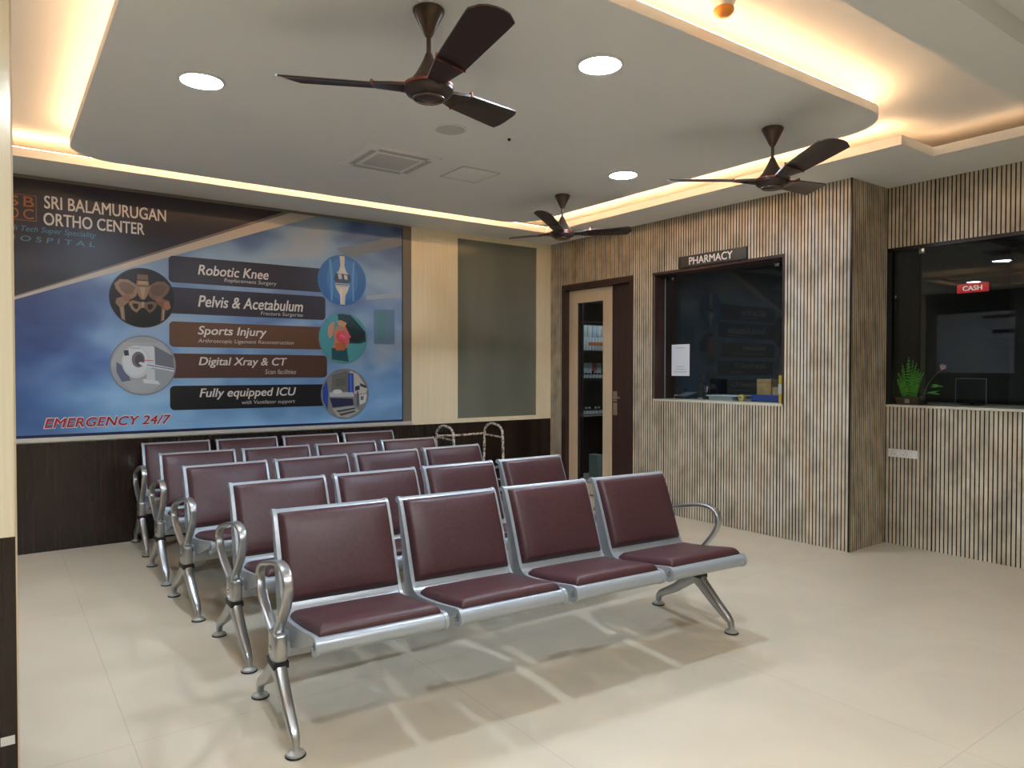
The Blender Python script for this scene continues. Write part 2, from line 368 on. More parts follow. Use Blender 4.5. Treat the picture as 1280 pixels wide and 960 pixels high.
downlight(-1.303, 4.955, ZS, 'round downlight of the left bay, seen reflected above the red cash sign')
downlight(.20, .45, ZN, 'round downlight in the ceiling right above the viewpoint, near the pillar', m_downw)
downlight(1.6, .2, ZN, 'round downlight in the ceiling right of the viewpoint, in the middle', m_downw)
downlight(6.5, 6.2, 2.9, 'dim round downlight inside the pharmacy behind the glass door', m_downd)

# ------------------------------------------------------------------ ceiling fans
def fan(x, y, base, label):
    r = empty('ceiling_fan', (x, y, ZS), label, 'ceiling fan', 'brown ceiling fans')
    MB().lathe([(.058, 0), (.063, -.005), (.063, -.012), (.052, -.034), (.036, -.066), (.022, -.094), (.014, -.108), (.010, -.110)], n=28).build('canopy', m_fanlt, r)
    MB().lathe([(.0095, -.10), (.0095, -.20), (.016, -.20), (.016, -.225)], n=16).build('downrod', m_fanlt, r)
    mh = MB().lathe([(.013, -.175), (.020, -.195), (.036, -.228), (.056, -.262), (.072, -.284), (.074, -.294)], n=36).build('motor_cover', m_fanlt, r)
    bo = MB().lathe([(.062, -.288), (.088, -.296), (.098, -.308), (.099, -.322), (.088, -.338), (.060, -.352), (.030, -.358), (.002, -.359)], n=40).build('motor_housing', m_fan, r)
    MB().lathe([(.0975, -.300), (.1005, -.302), (.1015, -.306), (.1005, -.310), (.0975, -.312)], n=40, ring=True).build('copper_ring', m_copper, bo)
    MB().lathe([(.055, -.356), (.060, -.353), (.064, -.352), (.064, -.355), (.058, -.359)], n=36, ring=True).build('lower_ring', m_fanlt, bo)
    for k in range(3):
        a = math.radians(base+120*k)
        def place(o):
            o.rotation_euler = (0, 0, a); return o
        # holder: leaf shaped casting from hub to blade
        rs = [.085, .12, .16, .20, .225]; hw = [.040, .046, .052, .058, .060]
        def xyz(rr, ww, top, pit):
            th = math.radians(pit); z = -.308+math.sin(th)*(-ww)+.085*(rr-.085)
            return (rr, ww*math.cos(th), z+top)
        vs = []; fs = []
        for rr, ww in zip(rs, hw):
            pit = 13*(rr-.085)/.14
            for s_, t_ in ((-1, .006), (1, .006), (1, -.004), (0, -.022*(1-(rr-.085)/.2)), (-1, -.004)): vs.append(xyz(rr, s_*ww, t_, pit))
        for i in range(len(rs)-1):
            for q in range(5): fs.append((i*5+q, i*5+(q+1) % 5, i*5+5+(q+1) % 5, i*5+5+q))
        fs += [(0, 1, 2, 3, 4), tuple(20+q for q in (4, 3, 2, 1, 0))]
        hd = place(MB().add(vs, fs).build('blade_holder', m_fan, r, ang=50))
        MB().add([xyz(rr, ww, t_, 13) for rr, ww, t_ in ((.214, -.061, .016), (.222, -.062, .016), (.222, .062, .016), (.214, .061, .016), (.214, -.062, -.006), (.222, -.063, -.006), (.222, .063, -.006), (.214, .062, -.006))],
                 [(0, 1, 2, 3), (7, 6, 5, 4), (0, 4, 5, 1), (1, 5, 6, 2), (2, 6, 7, 3), (3, 7, 4, 0)]).build('copper_trim', m_copper, hd)
        for sd in (1, -1): MB().tube([xyz(.09+.03*i, sd*(.040+.0035*i), .005, 13*i/4.5) for i in range(5)], .0028, 8).build('copper_edge', m_copper, hd)
        # blade: paddle widening to a rounded, skewed tip
        vs = []; fs = []; NW = 7; NR = 16
        for sd in (.003, -.003):
            for i in range(NR):
                t = i/(NR-1)
                for j in range(NW):
                    q = -1+2*j/(NW-1); hw_ = .060+.018*min(1, t*1.1)
                    re = .598-.035*abs(q)**3+.022*q             # rounded, slightly slanted end
                    rr = .216+(re-.216)*t
                    vs.append(xyz(rr, q*hw_, sd+.010*(1-q*q), 13))
        nn = NR*NW
        for i in range(NR-1):
            for j in range(NW-1):
                a_ = i*NW+j; fs.append((a_, a_+1, a_+NW+1, a_+NW)); fs.append((nn+a_, nn+a_+NW, nn+a_+NW+1, nn+a_+1))
        rim = [j for j in range(NW)]+[i*NW+NW-1 for i in range(1, NR)]+[(NR-1)*NW+j for j in range(NW-2, -1, -1)]+[i*NW for i in range(NR-2, 0, -1)]
        for a_, b_ in zip(rim, rim[1:]+rim[:1]): fs.append((b_, a_, nn+a_, nn+b_))
        place(MB().add(vs, fs).build('blade', m_fan, r, ang=50))
    return r
for o in (fan(1.421, 2.523, 142, 'largest looking brown ceiling fan with copper trim, nearest the camera'),
          fan(3.753, 2.541, 126, 'brown ceiling fan at right, in front of the pharmacy wall'),
          fan(3.791, 4.519, 95, 'farthest and smallest looking brown ceiling fan, above the room corner')): pass

# ------------------------------------------------------------------ ceiling fittings
r = empty('air_conditioner', (2.215, 4.47, ZS), 'square white air conditioner cassette set flush in the ceiling', 'air conditioner')
MB().bev(-.27, .27, -.25, .25, -.014, .004, .006).build('panel', m_ceil, r)
MB().bev(-.15, .15, -.14, .14, -.019, -.008, .004).build('intake_grille', mat('grille_grey', (204, 202, 197), .6), r)
for i in range(4):
    q = MB(); q.bev(-.18, .18, -.215, -.185, -.0175, -.012, .002); q.box(-.19, .19, -.225, -.22, -.0155, -.012)
    o = q.build('vane', mat('vane_grey', (188, 186, 180), .6), r); o.rotation_euler.z = PI/2*i
r = empty('access_hatch', (2.85, 4.45, ZS), 'square flush access hatch in the ceiling beside the air conditioner', 'hatch')
MB().bev(-.15, .15, -.155, .155, -.004, .003, .002).build('hatch_lid', m_ceil, r)
MB().box(-.158, -.152, -.16, .16, -.003, .002).box(.152, .158, -.16, .16, -.003, .002).box(-.158, .158, -.165, -.158, -.003, .002).box(-.158, .158, .158, .165, -.003, .002).build('shadow_gap', mat('gap_grey', (178, 175, 168), .8), r)
r = empty('ceiling_speaker', (2.225, 3.69, ZS), 'round flush white speaker grille in ceiling above the benches', 'speaker')
MB().lathe([(.10, .002), (.104, -.004), (.098, -.007), (.088, -.004)], n=40, ring=True).build('rim', m_ceil, r)
MB().lathe([(.001, -.007), (.05, -.006), (.088, -.004), (.088, .002), (.001, .002)], n=40).build('grille', mat('speaker_mesh', (204, 202, 196), .8), r)
r = empty('ceiling_sensor', (2.598, 3.608, ZS), 'tiny dark nozzle on a white disc in the ceiling', 'sensor')
MB().lathe([(.035, .002), (.036, -.002), (.030, -.004), (.010, -.005)], n=24).build('disc', m_ceil, r)
MB().lathe([(.010, -.003), (.010, -.012), (.006, -.018), (.001, -.018)], n=16).build('nozzle', m_blk, r)
r = empty('smoke_detector', (2.545, 1.965, ZU), 'small smoke detector lit orange in the bright ceiling recess', 'smoke detector')
MB().lathe([(.052, 0), (.052, -.02), (.044, -.035), (.040, -.05)], n=28).build('base', m_white, r)
MB().lathe([(.040, -.048), (.044, -.055), (.042, -.066), (.030, -.080), (.014, -.086), (.001, -.087)], n=28).build('cap', mat('orange_lit_cap', (236, 150, 60), .4), r)  # orange LED light on the underside is put into the cap colour

# ------------------------------------------------------------------ benches
PROF = [(-.070, .376), (-.095, .378), (-.113, .387), (-.123, .403), (-.122, .420), (-.112, .434), (-.094, .440), (-.04, .433), (.06, .417), (.16, .404), (.25, .396),
        (.290, .399), (.318, .412), (.338, .438), (.352, .470), (.378, .540), (.408, .620), (.438, .695), (.461, .748), (.474, .772), (.486, .783), (.500, .786), (.512, .780), (.518, .768)]
def normals(P):
    out = []
    for i in range(len(P)):
        a = P[max(i-1, 0)]; b = P[min(i+1, len(P)-1)]; t = (b[0]-a[0], b[1]-a[1]); l = math.hypot(*t); out.append((-t[1]/l, t[0]/l))
    return out
SP = smoothpath(PROF, n=3); SN = normals(SP)
def shell(u0, u1):
    back = [(p[0]-n[0]*.004, p[1]-n[1]*.004) for p, n in zip(SP, SN)]
    return MB().prism(list(SP)+back[::-1], 0, u0+.006, u1-.006)
def side(u, sgn):
    """cast side frame: follows the shell, deep under the seat, slim at the top with a round end"""
    off = []
    for p, n in zip(SP, SN):
        v = p[0]; z = p[1]
        if z < .45 and v < -.085: d = .014
        elif z < .44 and v < .36:
            d = .024+.066*min(1, max(0, (v+.09)/.30))
        else: d = max(.022, .086-.20*(z-.43))
        if z > .77: d = .018
        off.append((p[0]-n[0]*d, p[1]-n[1]*d))
    lip = [(p[0]+n[0]*.003, p[1]+n[1]*.003) for p, n in zip(SP, SN)]
    return MB().prism(lip+off[::-1], 0, u, u+sgn*.016)
def cushion(P, i0f, i1f, u0, u1, T=.034):
    """pad lying on the stretch of profile between two arc fractions"""
    N_ = normals(P); d = [0]
    for a, b in zip(P, P[1:]): d.append(d[-1]+math.hypot(b[0]-a[0], b[1]-a[1]))
    def at(s):
        for i in range(len(P)-1):
            if d[i+1] >= s: t = (s-d[i])/(d[i+1]-d[i]); return tuple(P[i][k]*(1-t)+P[i+1][k]*t for k in (0, 1)), tuple(N_[i][k]*(1-t)+N_[i+1][k]*t for k in (0, 1))
        return P[-1], N_[-1]
    S0, S1 = i0f, i1f
    def ticks(a, b, r):
        e = [0, .12, .3, .55, 1.0]
        L_ = [a+r*x for x in e]; R_ = [b-r*x for x in e[::-1]]
        mid = [L_[-1]+(R_[0]-L_[-1])*k/6 for k in range(1, 6)]
        return L_+mid+R_
    r = .026; ss = ticks(S0, S1, r); us = ticks(u0, u1, r); vs = []; fs = []
    def fall(x, a, b):
        q = min(x-a, b-x)/r
        return 1 if q >= 1 else math.sqrt(max(0, 1-(1-q)**2))
    for s in ss:
        p, n = at(s)
        for u in us:
            fs_ = fall(s, S0, S1); fu = fall(u, u0, u1)
            cx = 2*(u-u0)/(u1-u0)-1; cs = 2*(s-S0)/(S1-S0)-1
            h = .006+(T-.006)*min(fs_, fu)*(0.55+.45*fs_*fu)+.006*(1-cx*cx)*(1-cs*cs)
            vs.append((u, p[0]+n[0]*h, p[1]+n[1]*h))
    nu = len(us); ns = len(ss)
    for i in range(ns-1):
        for j in range(nu-1): fs.append((i*nu+j, i*nu+j+1, (i+1)*nu+j+1, (i+1)*nu+j))
    base = len(vs); ring = [i for i in range(nu)]+[i*nu+nu-1 for i in range(1, ns)]+[(ns-1)*nu+j for j in range(nu-2, -1, -1)]+[i*nu for i in range(ns-2, 0, -1)]
    idx = {}
    for q in ring:
        i, j = divmod(q, nu); p, n = at(ss[i]); idx[q] = len(vs); vs.append((us[j], p[0]+n[0]*.001, p[1]+n[1]*.001))
    for a, b in zip(ring, ring[1:]+ring[:1]): fs.append((a, b, idx[b], idx[a]))
    return MB().add(vs, fs)
ARC = [0]
for a, b in zip(SP, SP[1:]): ARC.append(ARC[-1]+math.hypot(b[0]-a[0], b[1]-a[1]))
def arc_of(fn): return next(ARC[i] for i, p in enumerate(SP) if fn(p))
S_FRONT = arc_of(lambda p: p[0] > -.094 and p[1] > .42); S_REAR = arc_of(lambda p: p[0] > .280)
B_LOW = arc_of(lambda p: p[1] > .430 and p[0] > .3); B_TOP = arc_of(lambda p: p[1] > .770 and p[0] > .4)
BW = 2.244
def make_bench():
    r = empty('waiting_bench', (0, 0, 0), 'x', 'bench', 'rows of four-seat waiting benches')
    MB().bev(-.005, BW+.005, .215, .285, .270, .330, .006).build('beam', m_steel, r)
    for i in range(4):
        u0 = .038+i*.556; u1 = u0+.506
        s = shell(u0, u1).build('seat', m_steel, r, ang=40)
        for u, sg in ((u0, 1), (u1, -1)): side(u, sg).build('side_frame', m_steel, s, ang=40)
        cushion(SP, S_FRONT, S_REAR, u0+.020, u1-.020).build('seat_cushion', m_leather, s, ang=60)
        cushion(SP, B_LOW, B_TOP, u0+.018, u1-.014).build('back_cushion', m_leather, s, ang=60)
    for u in (0, BW):
        # leg casting: hub, front strut, rear strut
        mb = MB()
        mb.band([(.245, .27), (.235, .240), (.200, .208), (.110, .135), (.028, .076), (.006, .056), (0, .026)], u, [.027, .026, .024, .021, .018, .015, .013], [.040, .042, .030, .024, .020, .016, .013])
        mb.band([(.245, .27), (.262, .240), (.300, .208), (.400, .135), (.512, .076), (.534, .056), (.54, .026)], u, [.027, .026, .024, .021, .018, .015, .013], [.040, .042, .030, .024, .020, .016, .013])
        l = mb.build('leg', m_alu, r, ang=50)
        for v in (0, .54):
            ft = MB().lathe([(.013, .030), (.014, .022), (.020, .019), (.031, .014), (.033, .009), (.033, .006)], (u, v, 0), 24).build('foot', mat('foot_metal', (190, 190, 184), .4, .5), l)
            MB().lathe([(.034, .007), (.036, .005), (.036, .001), (.032, 0)], (u, v, 0), 24).build('rubber_pad', m_blk, l)
        MB().bev(u-.030, u+.030, .192, .298, .238, .264, .004).build('black_joint', m_blk, l)
        # armrest: block with bolt and teardrop loop
        sg = 1 if u == 0 else -1
        mb = MB().bev(u-.024, u+.024, .188, .302, .262, .368, .012)
        loop = smoothpath([(.290, .345), (.400, .392), (.490, .448), (.528, .500), (.515, .545), (.455, .578), (.330, .612), (.215, .634), (.140, .630), (.100, .604), (.090, .560), (.118, .500), (.170, .440), (.220, .385), (.228, .345)], n=6)
        mb.band(loop, u, .019, .0095)
        a = mb.build('armrest', m_alu, r, ang=50)
        bo = MB().lathe([(.011, 0), (.011, .004), (.006, .007), (.001, .007)], n=16).build('bolt', m_chrome, a)
        bo.location = (u-sg*.024, .245, .310); bo.rotation_euler = (0, -sg*PI/2, 0)
        MB().bev(min(u, u+sg*.045), max(u, u+sg*.045), .220, .275, .315, .360, .004).build('seat_bracket', m_steel, a)
    return r
ROWS = [((.852, 2.472), -4.05, 'four-seat bench of maroon pads and silver frame nearest the camera, nothing in front of it'),
        ((.926, 3.297), -.26, 'maroon four-seat bench directly behind the nearest bench, second row'),
        ((.893, 4.130), 2.19, 'maroon four-seat bench in the middle row, third from the camera'),
        ((.882, 4.940), -.28, 'maroon four-seat bench second from the banner wall, fourth row'),
        ((.903, 5.795), -.48, 'maroon four-seat bench farthest away, backed up against the dark wainscot under the banner')]
proto = make_bench()
for i, (p, a, lab) in enumerate(ROWS):
    o = proto if i == 0 else copy_tree(proto)
    o.location = (p[0], p[1], 0); o.rotation_euler.z = math.radians(a); o['label'] = lab

# ------------------------------------------------------------------ banner on the back wall
YP = YB-.014
BX0, BX1, BZ0, BZ1 = -.05, 3.292, .858, 2.774
ban = empty('wall_banner', (1.62, YB, 1.8), 'large blue hospital services banner on the back wall', 'banner')
ban.location = (0, 0, 0)
m_bg = mat('banner_photo', (80, 110, 150), .32); nt = m_bg.node_tree; N = nt.nodes; L = nt.links
tc = N.new('ShaderNodeTexCoord'); sx = N.new('ShaderNodeSeparateXYZ'); L.new(tc.outputs['Object'], sx.inputs[0])
def ramp(src, stops):
    rp = N.new('ShaderNodeValToRGB'); cr = rp.color_ramp
    while len(cr.elements) < len(stops): cr.elements.new(.5)
    for e, (p, c) in zip(cr.elements, stops): e.position = p; e.color = (*lin(c), 1)
    L.new(src, rp.inputs[0]); return rp.outputs[0]
def mrange(src, a, b):
    q = N.new('ShaderNodeMapRange'); q.inputs[1].default_value = a; q.inputs[2].default_value = b; L.new(src, q.inputs[0]); return q.outputs[0]
zc = ramp(mrange(sx.outputs[2], .86, 2.77), [(0, (150, 206, 244)), (.12, (138, 194, 236)), (.3, (104, 140, 194)), (.55, (120, 142, 180)), (.72, (160, 174, 190)), (.85, (108, 130, 164)), (1, (30, 42, 82))])
nz = N.new('ShaderNodeTexNoise'); nz.inputs['Scale'].default_value = 1.5; nz.inputs['Detail'].default_value = 2.2; nz.inputs['Distortion'].default_value = .3
mp = N.new('ShaderNodeMapping'); mp.inputs['Scale'].default_value = (1.0, 1, 1.7); mp.inputs['Rotation'].default_value = (0, .25, 0)
L.new(tc.outputs['Object'], mp.inputs[0]); L.new(mp.outputs[0], nz.inputs[0])
nc = ramp(nz.outputs[0], [(.36, (56, 84, 146)), (.48, (112, 150, 204)), (.62, (170, 210, 240)), (.75, (214, 224, 232))])
mx = N.new('ShaderNodeMix'); mx.data_type = 'RGBA'; mx.inputs[0].default_value = .48; L.new(zc, mx.inputs[6]); L.new(nc, mx.inputs[7])
lc = ramp(mrange(sx.outputs[0], .0, .75), [(0, (54, 60, 116)), (.35, (90, 112, 168)), (1, (244, 248, 252))])
mx2 = N.new('ShaderNodeMix'); mx2.data_type = 'RGBA'; mx2.blend_type = 'MULTIPLY'; mx2.inputs[0].default_value = .75
L.new(mx.outputs[2], mx2.inputs[6]); L.new(lc, mx2.inputs[7]); L.new(mx2.outputs[2], N['Principled BSDF'].inputs['Base Color'])
MB().box(BX0, BX1, YP, YB, BZ0, BZ1).build('board', m_bg, ban, smooth=False)
MB().box(BX0-.01, 3.392, YB-.018, YB, .826, BZ0).build('bottom_rail', m_trim, ban, smooth=False)
MB().box(BX0-.01, BX1+.004, YB-.018, YB, BZ1, 2.798).build('top_rail', m_frame, ban, smooth=False)
MB().box(BX1, 3.388, YB-.012, YB, BZ0, 2.796).build('side_channel', m_frame, ban, smooth=False)
PR = {}
def pm(rgb): 
    k = 'print_%d_%d_%d' % rgb
    return mat(k, rgb, .32)
class Art:
    """flat printed shapes, one mesh with a material per colour; later shapes lie a hair in front"""
    def __init__(s, y0): s.v = []; s.f = []; s.mi = []; s.mats = []; s.y = y0; s.n = 0
    def poly(s, pts, rgb, lift=None):
        m = pm(rgb)
        if m not in s.mats: s.mats.append(m)
        n = len(s.v); y = s.y-.00025*s.n if lift is None else s.y-lift; s.n += 1
        s.v += [(p[0], y, p[1]) for p in pts]; s.f.append(tuple(range(n, n+len(pts)))); s.mi.append(s.mats.index(m)); return s
    def disc(s, cx, cz, rx, rz, rgb, n=40, a0=0, a1=360):
        pts = [(cx+rx*math.cos(math.radians(a0+(a1-a0)*k/n)), cz+rz*math.sin(math.radians(a0+(a1-a0)*k/n))) for k in range(n+(a1-a0 < 360))]
        return s.poly(pts, rgb)
    def build(s, name, parent):
        me = bpy.data.meshes.new(name); me.from_pydata(s.v, [], s.f)
        for m in s.mats: me.materials.append(m)
        for p, i in zip(me.polygons, s.mi): p.material_index = i
        bm = bmesh.new(); bm.from_mesh(me)
        for f in bm.faces:
            if f.normal.y > 0: f.normal_flip()
        bmesh.ops.triangulate(bm, faces=bm.faces); bm.to_mesh(me); bm.free()
        o = bpy.data.objects.new(name, me); COL.objects.link(o); o.parent = parent; return o
Y1 = YP-.001
# blurred shapes of the printed corridor
def blur(pts, rgb):
    global NB
    NB += 1; Art(YP-.0003-.00004*NB).poly(pts, rgb).build('blurred_shape', ban)
def oval(cx, cz, rx, rz): return [(cx+rx*math.cos(2*PI*k/16), cz+rz*math.sin(2*PI*k/16)) for k in range(16)]
NB = 0
for pts, rgb in (([(2.60, 2.50), (3.29, 2.70), (3.29, 2.60), (2.72, 2.42)], (122, 134, 146)), ([(2.9, 2.08), (3.29, 2.14), (3.29, 2.09), (2.9, 2.04)], (170, 184, 196)),
                 ([(2.98, 1.95), (3.20, 1.96), (3.20, 1.62), (2.98, 1.62)], (104, 136, 164)), ([(3.02, 1.93), (3.10, 1.93), (3.10, 1.65), (3.02, 1.65)], (92, 140, 150))): blur(pts, rgb)
a = Art(Y1)
a.poly([(BX0, BZ1), (BX0, 1.826), (2.11, BZ1)], (42, 36, 46))
a.poly([(BX0, 1.826), (2.11, BZ1), (2.17, BZ1), (BX0, 1.818)], (124, 112, 104)).poly([(BX0, 1.818), (2.17, BZ1), (2.41, BZ1), (BX0, 1.806)], (198, 188, 176))
a.poly([(BX0, BZ0), (BX1, BZ0), (BX1, BZ0+.022), (BX0, BZ0+.022)], (26, 36, 76)).poly([(BX1-.012, BZ0), (BX1, BZ0), (BX1, BZ1), (BX1-.012, BZ1)], (28, 50, 92))
a.build('header_shapes', ban)
def bar(x0, x1, z0, z1, rgb, right):
    r_ = .035
    pts = rrect(x0, x1, z0, z1, r_, 5) if right else rrect(x0, x1, z0, z1, r_, 5)
    Art(Y1-.0012).poly(pts, rgb).build('title_bar', ban)
bar(1.168, 2.52, 2.083, 2.300, (52, 46, 56), 0); bar(1.10, 2.494, 1.829, 2.044, (54, 46, 58), 1); bar(1.169, 2.52, 1.556, 1.764, (104, 70, 50), 0)
bar(1.10, 2.507, 1.299, 1.502, (88, 58, 52), 1); bar(1.171, 2.52, 1.036, 1.236, (20, 20, 26), 0)
YT = Y1-.0022
m_wt = pm((226, 220, 212)); m_gt = pm((196, 190, 186)); m_or = pm((176, 100, 52)); m_te = pm((84, 128, 150)); m_rd = pm((178, 34, 42))
def btext(name, s, x0, x1, z0, z1, m, bold=.018, shear=0., space=1., y=YT):
    return text_part(name, s, m, ban, lambda a_, b_: (x0+a_, y, z0+b_), x1-x0, z1-z0, bold, shear, space)
btext('title_text', 'SRI BALAMURUGAN', .322, 1.152, 2.568, 2.664, m_wt, .014)
btext('title_text', 'ORTHO CENTER', .317, .993, 2.444, 2.538, m_wt, .016)
btext('subtitle_text', 'Hi Tech Super Speciality', .105, .658, 2.372, 2.426, m_te, .006, .25)
btext('subtitle_text', 'H O S P I T A L', .085, .648, 2.312, 2.352, m_te, .004, .1)
# four-letter emblem in a thin square
q = Art(Y1-.0012); e0, e1, f0, f1 = .085, .275, 2.462, 2.652
for b in ((e0, e1, f1-.005, f1), (e0, e1, f0, f0+.005), (e0, e0+.005, f0, f1), (e1-.005, e1, f0, f1)): q.poly([(b[0], b[2]), (b[1], b[2]), (b[1], b[3]), (b[0], b[3])], (150, 88, 50))
q.build('emblem_frame', ban)
for s, x0, z0 in (('S', .10, 2.565), ('B', .195, 2.565), ('O', .10, 2.475), ('C', .192, 2.475)): btext('emblem_letter', s, x0, x0+.066, z0, z0+.074, m_or, .004)
for x0, x1, zb, zt, s, sx0, sx1, s2 in ((1.391, 1.975, 2.160, 2.245, 'Robotic Knee', 1.60, 2.045, 'Replacement Surgery'), (1.391, 2.282, 1.893, 1.990, 'Pelvis & Acetabulum', 1.905, 2.282, 'Fracture Surgeries'),
                                    (1.388, 1.955, 1.640, 1.735, 'Sports Injury', 1.388, 2.195, 'Arthroscopic Ligament Reconstruction'), (1.393, 2.135, 1.385, 1.475, 'Digital Xray & CT', 1.94, 2.215, 'Scan facilities'),
                                    (1.397, 2.215, 1.115, 1.212, 'Fully equipped ICU', 1.74, 2.205, 'with Ventilator support')):
    btext('heading_text', s, x0, x1, zb, zt, m_wt, .016, .2)
    d_ = .062
    btext('small_text', s2, sx0, sx1, zb-d_+.008, zb-d_+.050, m_gt, .006, .15)
btext('emergency_outline', 'EMERGENCY 24/7', .302, 1.182, .922, 1.008, pm((222, 212, 214)), .045, .25, 1.06, Y1-.0012)
btext('emergency_text', 'EMERGENCY 24/7', .308, 1.176, .929, 1.001, m_rd, .016, .25, 1.06, YT-.0006)
# five round pictures
def picture(name, cx, cz, R, rim, shapes):
    a = Art(YT-.0004); a.disc(cx, cz, R+.006, R+.006, rim, 48)
    for sh in shapes:
        if sh[0] == 'd': _, x, z, rx, rz, c_ = sh; a.disc(cx+x*R, cz+z*R, rx*R, rz*R, c_, 36)
        else:
            _, pts, c_ = sh
            # keep the picture inside its disc
            cl = []
            for x, z in pts:
                l = math.hypot(x, z)
                if l > .985: x, z = x/l*.985, z/l*.985
                cl.append((cx+x*R, cz+z*R))
            a.poly(cl, c_)
    return a.build(name, ban)
bone = (150, 122, 98); bone2 = (120, 92, 74); bone3 = (176, 148, 120); dk = (28, 22, 24)
def mir(p): return [(-x, z) for x, z in p][::-1]
wing = [(-.12, .34), (-.26, .48), (-.46, .60), (-.70, .60), (-.86, .44), (-.82, .26), (-.66, .06), (-.52, -.06), (-.34, -.06), (-.20, .06)]
wing_in = [(-.22, .34), (-.40, .48), (-.60, .52), (-.74, .42), (-.66, .22), (-.50, .08), (-.32, .12)]
fem = [(-.60, .02), (-.42, -.06), (-.44, -.18), (-.58, -.30), (-.56, -.84), (-.70, -.78), (-.72, -.36), (-.84, -.22), (-.80, -.06), (-.70, -.02)]
pub = [(-.04, -.16), (-.30, -.10), (-.42, -.14), (-.44, -.24), (-.34, -.42), (-.20, -.52), (-.10, -.40), (-.03, -.34)]
hole = [(-.14, -.22), (-.30, -.20), (-.32, -.28), (-.24, -.40), (-.16, -.38)]
picture('pelvis_picture', .977, 1.942, .232, (58, 48, 48), [('d', 0, 0, 1, 1, dk), ('p', wing, bone), ('p', mir(wing), bone2), ('p', wing_in, bone2), ('p', mir(wing_in), (104, 80, 66)),
    ('p', [(-.16, .80), (.16, .80), (.18, .62), (-.18, .62)], bone2), ('p', [(-.18, .59), (.18, .59), (.20, .42), (-.20, .42)], bone), ('p', [(-.13, .56), (.13, .56), (.13, .47), (-.13, .47)], bone3), ('p', [(-.24, .40), (.24, .40), (.13, .06), (.05, -.06), (-.05, -.06), (-.13, .06)], bone), ('p', [(-.09, .36), (.09, .36), (.03, .0), (-.03, .0)], bone3),
    ('p', pub, bone), ('p', mir(pub), bone2), ('p', hole, dk), ('p', mir(hole), dk), ('p', [(-.05, -.14), (.05, -.14), (.03, -.34), (-.03, -.34)], bone3),
    ('p', fem, bone), ('p', mir(fem), bone2), ('d', -.50, -.03, .12, .12, (150, 104, 84)), ('d', .50, -.03, .12, .12, (140, 96, 78)), ('p', [(.66, -.10), (.82, -.06), (.88, -.30), (.76, -.40), (.64, -.28)], (166, 110, 76)),
    ('p', [(-.67, -.36), (-.61, -.36), (-.60, -.78), (-.66, -.76)], bone3), ('p', [(.61, -.36), (.67, -.36), (.66, -.74), (.60, -.76)], bone3)])
picture('ct_scanner_picture', .978, 1.402, .234, (128, 130, 138), [('d', 0, 0, .985, .985, (158, 164, 172)), ('p', [(-.98, .10), (-.60, .78), (.60, .80), (.98, .16), (.98, -.05), (-.98, -.05)], (170, 174, 178)),
    ('p', [(.30, .70), (.98, .36), (.98, -.12), (.30, -.05)], (112, 114, 128)), ('p', [(-.82, .12), (-.52, -.10), (-.40, -.52), (-.66, -.56), (-.82, -.22)], (94, 104, 132)), ('p', [(-.66, -.56), (.10, -.42), (.55, -.62), (.2, -.94), (-.36, -.90)], (168, 176, 182)),
    ('p', [(-.20, .66), (.34, .66), (.36, .02), (-.10, -.40)], (206, 212, 216)), ('d', -.22, .12, .44, .56, (198, 206, 212)), ('d', -.24, .13, .37, .48, (212, 218, 222)), ('d', -.16, .20, .20, .27, (110, 108, 116)), ('d', -.13, .18, .13, .20, (78, 76, 84)),
    ('p', [(-.60, .50), (-.46, .52), (-.44, .34), (-.58, .32)], (52, 60, 76)), ('p', [(.02, .19), (.30, .18), (.30, .15), (.02, .16)], (196, 104, 84)), ('p', [(.10, -.10), (.34, -.12), (.36, -.52), (.08, -.50)], (200, 206, 210)), ('p', [(-.02, -.46), (.46, -.54), (.50, -.66), (.0, -.60)], (214, 218, 220)),
    ('p', [(-.16, .08), (-.10, .12), (.98, -.10), (.98, -.22), (-.06, .0)], (216, 222, 228)), ('p', [(.10, .04), (.98, -.12), (.98, -.17), (.10, .0)], (120, 136, 170)), ('p', [(-.38, .60), (-.10, .60), (-.10, .56), (-.38, .56)], (170, 178, 186))])
kb = (216, 206, 190)
picture('knee_implant_picture', 2.660, 2.206, .232, (56, 116, 180), [('d', 0, 0, .985, .985, (46, 104, 172)), ('d', 0, .05, .66, .85, (58, 120, 188)), ('p', [(-.56, .78), (-.48, .84), (-.40, .10), (-.42, -.84), (-.50, -.80), (-.50, .0)], (92, 152, 208)), ('p', [(.52, .76), (.46, .82), (.40, .10), (.44, -.84), (.50, -.80), (.48, .0)], (92, 152, 208)),
    ('p', [(-.12, .98), (.10, .98), (.08, .60), (.16, .36), (.30, .22), (.30, .06), (-.28, .06), (-.28, .24), (-.14, .40), (-.08, .62)], kb), ('p', [(-.30, .28), (.32, .26), (.38, .02), (.28, -.10), (-.26, -.10), (-.36, .04)], (58, 62, 78)), ('p', [(-.20, .26), (-.04, .26), (-.02, .06), (-.16, .04)], (196, 196, 200)), ('p', [(.06, .24), (.20, .22), (.22, .04), (.08, .06)], (196, 196, 200)),
    ('p', [(-.30, -.12), (.30, -.12), (.30, -.24), (-.30, -.24)], (188, 196, 206)), ('p', [(-.28, -.15), (.28, -.15), (.28, -.19), (-.28, -.19)], (70, 84, 120)), ('p', [(-.30, -.25), (.28, -.25), (.22, -.42), (.12, -.60), (.10, -.97), (-.10, -.97), (-.10, -.60), (-.22, -.42)], kb), ('p', [(-.14, -.34), (.0, -.34), (-.02, -.90), (-.08, -.90)], (232, 224, 210))])
sk = (190, 138, 108)
